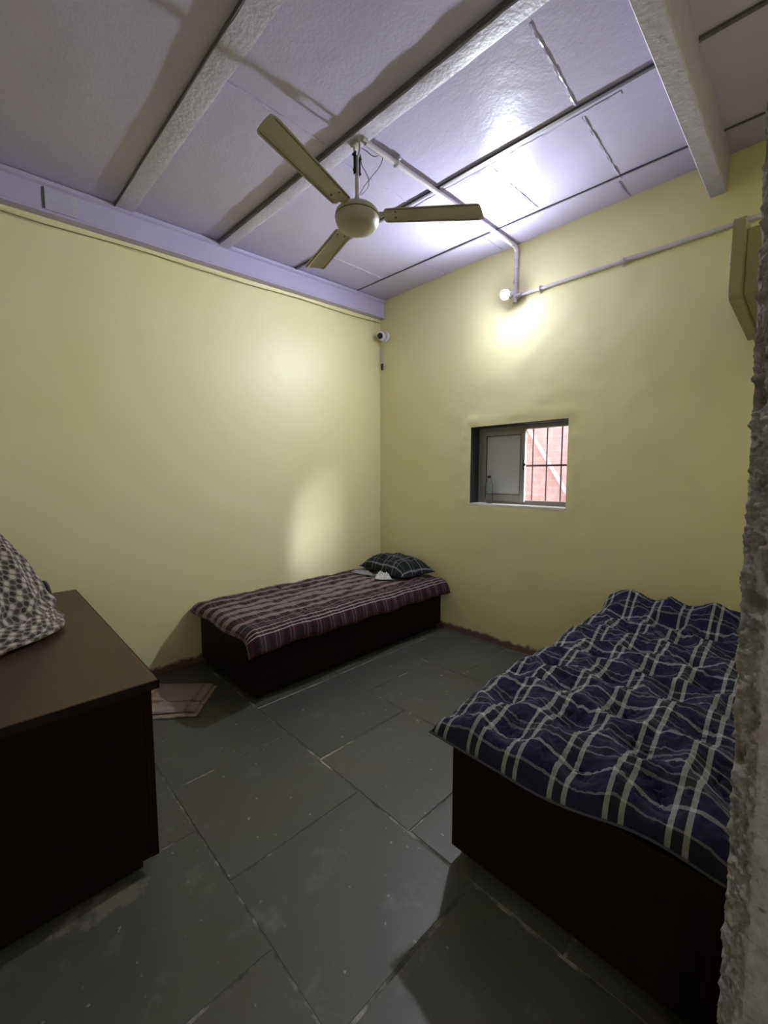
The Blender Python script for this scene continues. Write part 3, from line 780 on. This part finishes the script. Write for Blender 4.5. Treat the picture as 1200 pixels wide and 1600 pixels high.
# ------------------------------------------------------------------ security camera in the corner
def cctv():
    base = Vector((-3.275, YB-0.004, 2.965))
    t = thing('security_camera', 'small white security camera with a black lens on the back wall near the corner', 'security camera', base)
    bm = bmesh.new(); lathe(bm, [(0, 0), (0.056, 0), (0.057, 0.022), (0.053, 0.030), (0, 0.031)], 32, axis_matrix((0, 0, 0), (0, -1, 0)))
    obj('mount', bm, M_WHITE, t, smooth=True, autosmooth=0.6)
    d = Vector((0.42, -0.86, -0.28)).normalized(); c = Vector((-0.004, -0.072, 0.0))
    bm = bmesh.new(); M = axis_matrix(c, d)
    lathe(bm, [(0, -0.046)] + [(0.047*math.sin(a), -0.047*math.cos(a)) for a in [0.2 + 1.95*i/14 for i in range(15)]] + [(0.034, 0.030), (0, 0.028)], 32, M)
    obj('camera_ball', bm, M_WHITE, t, smooth=True, autosmooth=0.9)
    bm = bmesh.new(); lathe(bm, [(0.0, 0.027), (0.031, 0.030), (0.029, 0.036), (0.020, 0.040), (0, 0.041)], 28, M)
    obj('lens', bm, plain('black_lens_glass', (0.006, 0.006, 0.008), 0.12), t, smooth=True)
    for k, (dx, x0) in enumerate(((-0.010, -0.050), (0.012, -0.034))):
        bm = bmesh.new(); tube(bm, [Vector(p) for p in spline([(x0*0.6, -0.012, -0.04), (x0, -0.010, -0.10), (x0+dx*0.3, -0.011, -0.20), (-0.048+dx*0.9, -0.013, -0.275)], 8)], 0.0032, 8)
        obj('cable', bm, M_PVC, t, smooth=True)
        bm = bmesh.new(); tube(bm, [(-0.048+dx*0.9, -0.013, -0.268), (-0.048+dx*0.55, -0.014, -0.30), (-0.048+dx*0.3, -0.014, -0.335)], [0.006, 0.0085, 0.008], 10)
        obj('connector', bm, M_BLACK, t, smooth=True, autosmooth=0.8)
cctv()
# thin cable tacked below the joist
bm = bmesh.new()
pts = [(XL+0.020+0.002*math.sin(y*9), y, zc(y)-0.226-0.006*math.sin(y*5.0)) for y in [YF+0.05+(YB-0.03-YF-0.05)*i/70 for i in range(71)]]
tube(bm, pts, 0.0028, 6)
tag(obj('wall_cable', bm, plain('dust_yellow_cable', (0.20, 0.18, 0.12), 0.7), smooth=True, origin=(XL, 1.0, 3.05)), 'thin cable tacked along the left wall just under the lilac joist', 'cable')

# ------------------------------------------------------------------ flanged box high on the right wall
def wall_box():
    t = thing('wall_box', 'olive painted box with a wide flanged front, high on the right wall', 'box', (XR, 2.8, 2.33))
    o = Vector(t.location)
    def part(n, bm, m, **k): bmesh.ops.translate(bm, verts=bm.verts, vec=-o); return obj(n, bm, m, t, **k)
    bm = bmesh.new(); box(bm, -0.262, XR-0.004, 2.46, 3.22, 2.285, 2.565, 0.006)
    part('box_body', bm, M_OLIVE)
    bm = bmesh.new(); box(bm, -0.200, -0.194, 2.455, 2.461, 2.29, 2.56)
    part('batten', bm, M_OLIVE)
    # front flange with rounded corners
    bm = bmesh.new()
    y0, y1, z0, z1 = 2.395, 3.235, 2.262, 2.605; c = 0.045; pr = []
    for cy, cz, a0 in ((y1-c, z1-c, 0), (y0+c, z1-c, 90), (y0+c, z0+c, 180), (y1-c, z0+c, 270)):
        for i in range(7): a = math.radians(a0 + 15*i); pr.append((cy + c*math.cos(a), cz + c*math.sin(a)))
    A = [bm.verts.new((-0.304, y, z)) for y, z in pr]; B = [bm.verts.new((-0.262, y, z)) for y, z in pr]
    bm.faces.new(A); bm.faces.new(list(reversed(B)))
    for i in range(len(pr)): j = (i+1) % len(pr); bm.faces.new((A[i], A[j], B[j], B[i]))
    bmesh.ops.bevel(bm, geom=[e for e in bm.edges if len(e.link_faces) == 2 and e.calc_face_angle(0) > 1.2], offset=0.004, segments=2, affect='EDGES')
    part('front_flange', bm, M_OLIVE)
    bm = bmesh.new(); box(bm, -0.312, -0.304, 2.42, 2.62, 2.42, 2.47, 0.002)
    part('white_plate', bm, M_WHITE, label='small white plate on the front flange')
wall_box()

# ------------------------------------------------------------------ box beds
def bed_box(name, label, x0, x1, y0, y1, h, z0=0.055, inset=0.035, cat='bed'):
    t = thing(name, label, cat, ((x0+x1)/2, (y0+y1)/2, 0)); o = Vector(t.location)
    def part(n, bm, m, parent=t, **k): bmesh.ops.translate(bm, verts=bm.verts, vec=-o); return obj(n, bm, m, parent, **k)
    th = 0.018
    bm = bmesh.new(); box(bm, x0, x0+th, y0+th+0.001, y1-th-0.001, z0, h-0.02, 0.0015); part('side_panel', bm, M_WOODX)
    bm = bmesh.new(); box(bm, x1-th, x1, y0+th+0.001, y1-th-0.001, z0, h-0.02, 0.0015); part('side_panel', bm, M_WOODX)
    bm = bmesh.new(); box(bm, x0, x1, y0, y0+th, z0, h-0.02, 0.0015); part('end_panel', bm, M_WOODV)
    bm = bmesh.new(); box(bm, x0, x1, y1-th, y1, z0, h-0.02, 0.0015); part('end_panel', bm, M_WOODV)
    bm = bmesh.new(); box(bm, x0-0.004, x1+0.004, y0-0.004, y1, h-0.019, h, 0.002); part('lid', bm, M_WOODX)
    bm = bmesh.new(); box(bm, x0+inset, x1-inset, y0+inset+0.02, y1-inset, 0.002, z0+0.003); part('plinth', bm, M_EDGE)
    return t
bed_box('box_bed', 'long low dark wood box bed along the left wall', -3.335, -2.492, 1.235, 3.232, 0.455)
bed_box('box_bed', 'dark wood box bed standing nearest the doorway on the right', -0.905, -0.060, 1.262, 3.225, 0.490, inset=0.045)

def tuft_field(x0, x1, y0, y1, sx, sy, seed, jit=0.02):
    r = random.Random(seed); P = []
    ny = int(round((y1-y0)/sy)); nx = int(round((x1-x0)/sx))
    for j in range(ny):
        for i in range(nx):
            P.append((x0 + (i+0.5+(0.25 if j % 2 else -0.25))*(x1-x0)/nx + r.uniform(-jit, jit), y0 + (j+0.5)*(y1-y0)/ny + r.uniform(-jit, jit)))
    return P

def blue_mattress():
    x0, x1, y0, y1 = -0.985, -0.055, 1.205, 3.222
    T = tuft_field(x0, x1, y0, y1, 0.23, 0.22, 3, 0.025); zb = 0.4945
    def warp(u, v):
        x = x0 + (x1-x0)*u; y = y0 + (y1-y0)*v
        # outline: slightly waving rim, pulled corners
        e = (1-abs(2*u-1))
        y += 0.018*math.sin(u*9+1)*(1-v)**4 + 0.05*(u**1.5)*(1-v)**3
        x += 0.016*math.sin(v*16)*(1-u)**4
        return x, y
    def edge(u, v):
        a = 1-abs(2*u-1)**9; b = 1-abs(2*v-1)**22
        return max(0.0, a)**0.55 * max(0.0, b)**0.55
    def surf(x, y):
        d = sorted(math.hypot(x-a, y-b) for a, b in T)
        s = 1-math.exp(-(d[0]/0.062)**2)                       # dimple at each tie
        ridge = math.exp(-((d[1]-d[0])/0.055)**2)
        h = 0.048 + 0.048*s + 0.013*ridge*s
        wr = abs(fbm(x+0.03*fbm(x, y, 9, 6), y, 4, 8, 3)); wr2 = abs(fbm(x*0.8, y*1.6, 11, 17, 3))
        h += 0.014*(0.4-wr)*(0.5+s) - 0.007*math.exp(-(wr2/0.07)**2)*math.exp(-(d[0]/0.11)**2)*1.6
        h += 0.010*fbm(x, y, 20, 3)
        return h
    def rise(v): return 0.085*sstep(0.86, 0.97, v)
    def top(u, v):
        x, y = warp(u, v); e = edge(u, v); h = surf(x, y) + rise(v)
        rim = zb + 0.020 - 0.006*math.sin(u*14)*(1-v) + 0.5*rise(v) - 0.014*sstep(0.030, 0.0, v)*(1-0.6*u)
        return (x, y, rim + h*e)
    def bot(u, v):
        x, y = warp(u, v); e = edge(u, v)
        rim = zb + 0.020 - 0.006*math.sin(u*14)*(1-v) + 0.5*rise(v) - 0.014*sstep(0.030, 0.0, v)*(1-0.6*u)
        return (x, y, rim + (zb+0.0005-rim)*min(1, e*1.3))
    r = random.Random(2)
    bm = slab_cloth(190, 380, top, bot, lambda u, v: (u*(x1-x0)+0.012, v*(y1-y0)+0.030))
    t = obj('mattress', bm, M_BLUE, smooth=True, origin=(-0.54, 2.2, zb), label='thick tufted navy and white checked mattress on the right-hand bed', cat='mattress')
    o = Vector(t.location)
    pts = [Vector(top(u, 0)) for u in [i/60 for i in range(61)]]; left = [Vector(top(0, v)) for v in [1-i/120 for i in range(121)]]
    bm = bmesh.new(); tube(bm, [p-o for p in left[:-1]+pts], 0.0045, 6)
    obj('piping', bm, plain('dark_piping', (0.05, 0.05, 0.07), 0.9), t, smooth=True)
    # string ties in the dimples
    for (a, b) in T:
        u = (a-x0)/(x1-x0); v = (b-y0)/(y1-y0)
        if 0.04 < u < 0.96 and 0.03 < v < 0.97:
            p = Vector(top(u, v)) - o; bm = bmesh.new()
            tube(bm, spline([p+Vector((-0.014, -0.003, 0.004)), p+Vector((0, 0, 0.003)), p+Vector((0.013, 0.004, 0.006))], 4), 0.0018, 5)
            obj('tuft', bm, M_BLACK, t, smooth=True)
blue_mattress()

def maroon_quilt():
    x0, x1, y0, y1 = -3.362, -2.385, 1.165, 3.238; zt = 0.456
    W = x1-x0
    T = tuft_field(x0, x1-0.1, y0, y1, 0.24, 0.20, 8, 0.02)
    bend = -2.492 + 0.004                                  # front edge of the lid
    def mid(u, v):
        """path across the bed: flat, then over the front edge and hanging"""
        s = u*(W+0.030); flat = bend - x0
        y = y0 + (y1-y0)*v
        # the foot end hangs slightly over as well
        fo = max(0.0, (1.235-0.004) - y); 
        if s <= flat: x, z, nx, nz = x0+s, 0.0, 0, 1
        else:
            q = s-flat; R = 0.055; a = min(q/R, 1.05)
            x = bend + R*math.sin(a) + max(0, q-R*1.05)*math.cos(1.05); z = -R*(1-math.cos(a)) - max(0, q-R*1.05)*math.sin(1.05)
            nx, nz = math.sin(a), math.cos(a)
        # flare of corners and hem waves
        hem = sstep(0.85, 1.0, u)
        x += hem*(0.010*math.sin(y*11) + 0.022*sstep(0.93, 1, v) + 0.015*sstep(0.1, 0, v))
        z += hem*(0.006*math.sin(y*17+1)); 
        y -= 0.010*math.sin(u*13)*(1-v)**8 
        z -= 0.35*fo*(1 if s > flat*0.02 else 1)
        return x, y, z, nx, nz
    def th(u, v, x, y):
        e = max(0.0, 1-abs(2*u-1)**18)**0.5 * max(0.0, 1-abs(2*v-1)**30)**0.5
        d = sorted(math.hypot(x-a, y-b) for a, b in T)
        s = 1-math.exp(-(d[0]/0.055)**2)
        rip = 0.5+0.5*math.sin((x-x0)*2*PI/0.145 + 0.8*fbm(x, y, 0, 2))
        h = 0.034 + 0.012*s + 0.007*rip + 0.008*(0.4-abs(fbm(x*0.7, y*1.4, 2, 9, 3))) + 0.006*fbm(x, y, 3, 3)
        h -= 0.012*sstep(0.86, 1.0, u)
        return h*e
    def top(u, v):
        x, y, z, nx, nz = mid(u, v); h = th(u, v, x, y)
        return (x + nx*(0.010+h), y, zt + 0.010 + z + nz*h)
    def bot(u, v):
        x, y, z, nx, nz = mid(u, v); e = max(0.0, 1-abs(2*u-1)**18)**0.5 * max(0.0, 1-abs(2*v-1)**30)**0.5
        return (x + nx*0.010, y, zt + 0.010 + z - 0.0085*min(1, e*1.3))
    bm = slab_cloth(170, 340, top, bot, lambda u, v: (u*(W+0.03), v*(y1-y0)))
    obj('mattress', bm, M_MAROON, smooth=True, origin=(-2.9, 2.2, zt), label='thin maroon and white checked mattress draped over the far bed by the corner', cat='mattress')
maroon_quilt()

def pillow():
    cx, cy, z0 = -2.905, 3.025, 0.528; a, b = 0.340, 0.212; rot = math.radians(-6)
    def P(u, v, s):
        X = 2*u-1; Y = 2*v-1
        e = (max(0, 1-abs(X)**3.2)**0.6) * (max(0, 1-abs(Y)**3.2)**0.6)
        pin = 1-0.10*(1-abs(Y)**2)*abs(X)**3*0; 
        x = X*a*(1-0.09*(1-Y*Y)*0.9*abs(X)); y = Y*b*(1-0.12*(1-X*X)*0.9*abs(Y))
        h = e*(0.155 if s > 0 else -0.018)
        h += s*e*0.018*fbm(x, y, 3, 7) * (1 if s > 0 else 0) - (0.014*math.exp(-((X+0.25+0.3*Y)/0.12)**2)*e if s > 0 else 0)
        c, d = math.cos(rot), math.sin(rot)
        return (cx + c*x - d*y, cy + d*x + c*y, z0 + 0.018 + h + 0.012*abs(X*Y))
    bm = slab_cloth(70, 50, lambda u, v: P(u, v, 1), lambda u, v: P(u, v, -1), lambda u, v: (u*0.68, v*0.46))
    t = obj('pillow', bm, M_PILLOW, smooth=True, origin=(cx, cy, z0), label='dark green and black checked pillow at the head of the far bed', cat='pillow')
    o = Vector(t.location); bm = bmesh.new()
    loop = [P(i/40, 0, 1) for i in range(40)] + [P(1, i/30, 1) for i in range(30)] + [P(1-i/40, 1, 1) for i in range(40)] + [P(0, 1-i/30, 1) for i in range(31)]
    tube(bm, [Vector(p)-o for p in loop], 0.004, 6); obj('piping', bm, M_PILLOW, t, smooth=True)
pillow()

def crumple(name, label, c, rx, ry, h, mat, seed, rot=0, folds=9):
    """loose crumpled cloth: a folded sheet, heaped in the middle"""
    bm = bmesh.new()
    def P(u, v, s):
        a = 2*PI*u; r = v
        k = 1 + 0.14*math.sin(3*a+seed) + 0.08*math.sin(7*a+seed*2)
        x = r*rx*k*math.cos(a); y = r*ry*k*math.sin(a)
        env = (1-r*r)
        z = h*env**0.7*(0.62+0.75*fbm(x, y, seed, 30, 3)) + 0.55*h*abs(math.sin(folds*0.5*a + 5*r + seed))*(env*r*1.6)
        return Vector((x, y, 0.0008 + max(0, z) * (1 if s else 0)))
    nu, nv = 72, 22
    for s in (1, 0):
        grid(bm, nu, nv, lambda u, v: P(u % 1.0, v, s))
    bmesh.ops.remove_doubles(bm, verts=bm.verts, dist=1e-5)
    o = obj(name, bm, mat, smooth=True, label=label, cat='cloth'); o.location = c; o.rotation_euler = (0, 0, rot)
    return o
crumple('crumpled_cloth', 'white cloth bunched up in front of the checked pillow', (-2.80, 2.735, 0.524), 0.085, 0.06, 0.050, M_WHITECLOTH, 1.3, 0.3)
crumple('folded_cloth', 'pale grey cloth lying flat at the left end of the checked pillow', (-3.10, 2.745, 0.522), 0.13, 0.055, 0.028, M_GREYCLOTH, 2.7, 0.15)

# ------------------------------------------------------------------ desk on the left
def desk():
    x0, x1, y0, y1, h = -3.36, -1.648, -0.55, 0.447, 0.75
    t = thing('desk', 'large dark wooden desk with a brown top standing against the left wall', 'desk', ((x0+x1)/2, (y0+y1)/2, 0)); o = Vector(t.location)
    def part(n, bm, m, parent=t, **k): bmesh.ops.translate(bm, verts=bm.verts, vec=-o); return obj(n, bm, m, parent, **k)
    bm = bmesh.new(); box(bm, x0, x1, y0, y1, h-0.032, h, 0.002)
    part('desk_top', bm, M_DESK)
    bm = bmesh.new(); box(bm, x1+0.0005, x1+0.004, y0, y1+0.004, h-0.033, h-0.001); box(bm, x0, x1+0.004, y1+0.0005, y1+0.004, h-0.033, h-0.001)
    part('edge_banding', bm, M_EDGE)
    bm = bmesh.new(); box(bm, x1-0.045, x1-0.022, y0+0.02, y1-0.045, 0.055, h-0.033, 0.0015); part('front_panel', bm, M_WOODV)
    bm = bmesh.new(); box(bm, x1-0.045, x1-0.018, y1-0.0445, y1-0.018, 0.055, h-0.033, 0.0015); part('corner_post', bm, M_WOODV)
    bm = bmesh.new(); box(bm, x0+0.02, x1-0.046, y1-0.042, y1-0.022, 0.055, h-0.033, 0.0015); part('side_panel', bm, M_WOODX)
    bm = bmesh.new(); box(bm, x0+0.02, x1-0.046, y0+0.022, y0+0.042, 0.055, h-0.033, 0.0015); part('side_panel', bm, M_WOODX)
    bm = bmesh.new(); box(bm, x0+0.02, x1-0.06, y0+0.05, y1-0.065, 0.002, 0.056); part('plinth', bm, M_EDGE)
desk()

def dotted_heap():
    cx, cy, z0 = -2.66, -0.11, 0.7515
    bm = bmesh.new()
    # one heaped blanket: outline radius per angle, wavy folds, rolled hem layers at the foot
    def P(u, v):
        a = 2*PI*u; r = v
        base = 0.375 + 0.018*math.sin(5*a+1) + 0.012*math.sin(9*a)
        zz = 0.60*(1-r**1.7)**0.9 if r < 1 else 0
        fold = 0.030*math.sin(11*a + 3*r + 1.5*fbm(math.cos(a), math.sin(a), r, 1.5)) * r*(1.2-r)*1.6
        rr = base*(0.10+0.90*r) * (1 if r > 0.02 else 0) + fold
        # horizontal slumps near the foot
        rr += 0.016*math.sin(zz*62 + 3*math.sin(2*a)) * sstep(0.26, 0.04, zz) * sstep(0, 0.03, zz)
        zz += 0.010*fbm(math.cos(a)*r, math.sin(a)*r, 5, 5)*(1-r)
        return (cx + rr*math.cos(a)*1.0, cy + rr*math.sin(a), z0 + max(0, zz))
    def UV(u, v): return (u*2.4, v*0.78)
    nu, nv = 260, 110
    grid(bm, nu, nv, lambda u, v: P(u % 1.0 if u < 1 else 0.0, v), UV)
    bmesh.ops.remove_doubles(bm, verts=bm.verts, dist=1e-5)
    t = obj('dotted_blanket', bm, M_DOTS, smooth=True, origin=(cx, cy, z0), label='grey dotted fleece blanket heaped on the desk', cat='blanket')
    # loose hem folded out along the desk
    def hem(name, r0, r1, z, a0, a1, amp, ph):
        bm = bmesh.new()
        def Q(u, v, s):
            a = a0 + (a1-a0)*u; e = (1-abs(2*u-1)**6)
            r = r0 + (r1*e - r0*0 - r0*(1-e)*0 + (r1-r0)*0 - r0)*v if False else r0 + (r0 + (r1-r0)*e - r0)*v
            r += amp*math.sin(7*a+ph)*v
            edge = max(0, 1-abs(2*v-1)**6)**0.5
            zz = z*(1-0.55*v)*1.0 + s*0.010*edge + 0.006*math.sin(13*a+ph)*(1-v)
            return (r*math.cos(a), r*math.sin(a), max(0.001, zz))
        grid(bm, 90, 22, lambda u, v: Q(u, v, 1), lambda u, v: (u*0.9+ph, v*0.12)); grid(bm, 90, 22, lambda u, v: Q(u, v, -1), lambda u, v: (u*0.9+ph, v*0.12))
        bmesh.ops.remove_doubles(bm, verts=bm.verts, dist=1e-5)
        obj(name, bm, M_DOTS, t, smooth=True)
    hem('hem_fold', 0.34, 0.420, 0.060, -1.2, 1.9, 0.006, 0.3)
    hem('hem_fold', 0.35, 0.402, 0.105, -0.9, 1.7, 0.008, 2.1)
dotted_heap()
# small black thing showing behind the heap
bm = bmesh.new()
tube(bm, spline([(0, 0, 0.012), (0.03, 0.02, 0.05), (0.02, 0.03, 0.13), (0.0, 0.035, 0.16), (-0.03, 0.03, 0.13), (-0.05, 0.02, 0.02)], 8), [0.012]*41, 10)
o = obj('black_bag_handle', bm, M_BLACK, smooth=True, label='black curved strap peeking out behind the dotted blanket on the desk', cat='strap')
o.location = (-2.90, 0.235, 0.752); o.rotation_euler = (0, 0, 1.2)

# ------------------------------------------------------------------ folded towel on the floor
def towel():
    A, B, C, D = Vector((-3.235, 0.80, 0)), Vector((-2.885, 1.165, 0)), Vector((-2.615, 0.925, 0)), Vector((-2.93, 0.55, 0))
    def sheet(zb, th, off, seed, trim):
        def P(u, v, s):
            p = A.lerp(B, u).lerp(D.lerp(C, u), v)
            e = max(0, 1-abs(2*u-1)**16)**0.5 * max(0, 1-abs(2*v-1)**16)**0.5
            wav = 0.007*math.sin(v*17+2*u+seed)*0.5 + 0.009*max(0, fbm(p.x, p.y, seed, 8, 2))
            z = zb + e*(th if s else 0) + max(0, wav)*(1 if s else 0.0) + 0.012*math.exp(-((v-0.72+0.1*math.sin(u*6))/0.05)**2)*(1 if s else 0)
            q = p + (C-B).normalized()*off*(v) + Vector((0.006*math.sin(u*9+seed), 0.006*math.sin(u*7+seed), 0))
            return (q.x, q.y, z)
        return slab_cloth(80, 60, lambda u, v: P(u*trim, v, 1), lambda u, v: P(u*trim, v, 0), lambda u, v: (u*0.5, v*0.36))
    t = obj('towel', sheet(0.002, 0.010, 0.028, 1.0, 1.0), M_TOWEL, smooth=True, origin=(-2.92, 0.86, 0), label='folded beige towel with brown stripes lying on the floor beside the desk', cat='towel')
    bm = sheet(0.016, 0.010, 0.0, 3.0, 0.97); bmesh.ops.translate(bm, verts=bm.verts, vec=-Vector(t.location))
    obj('upper_fold', bm, M_TOWEL, t, smooth=True)
towel()
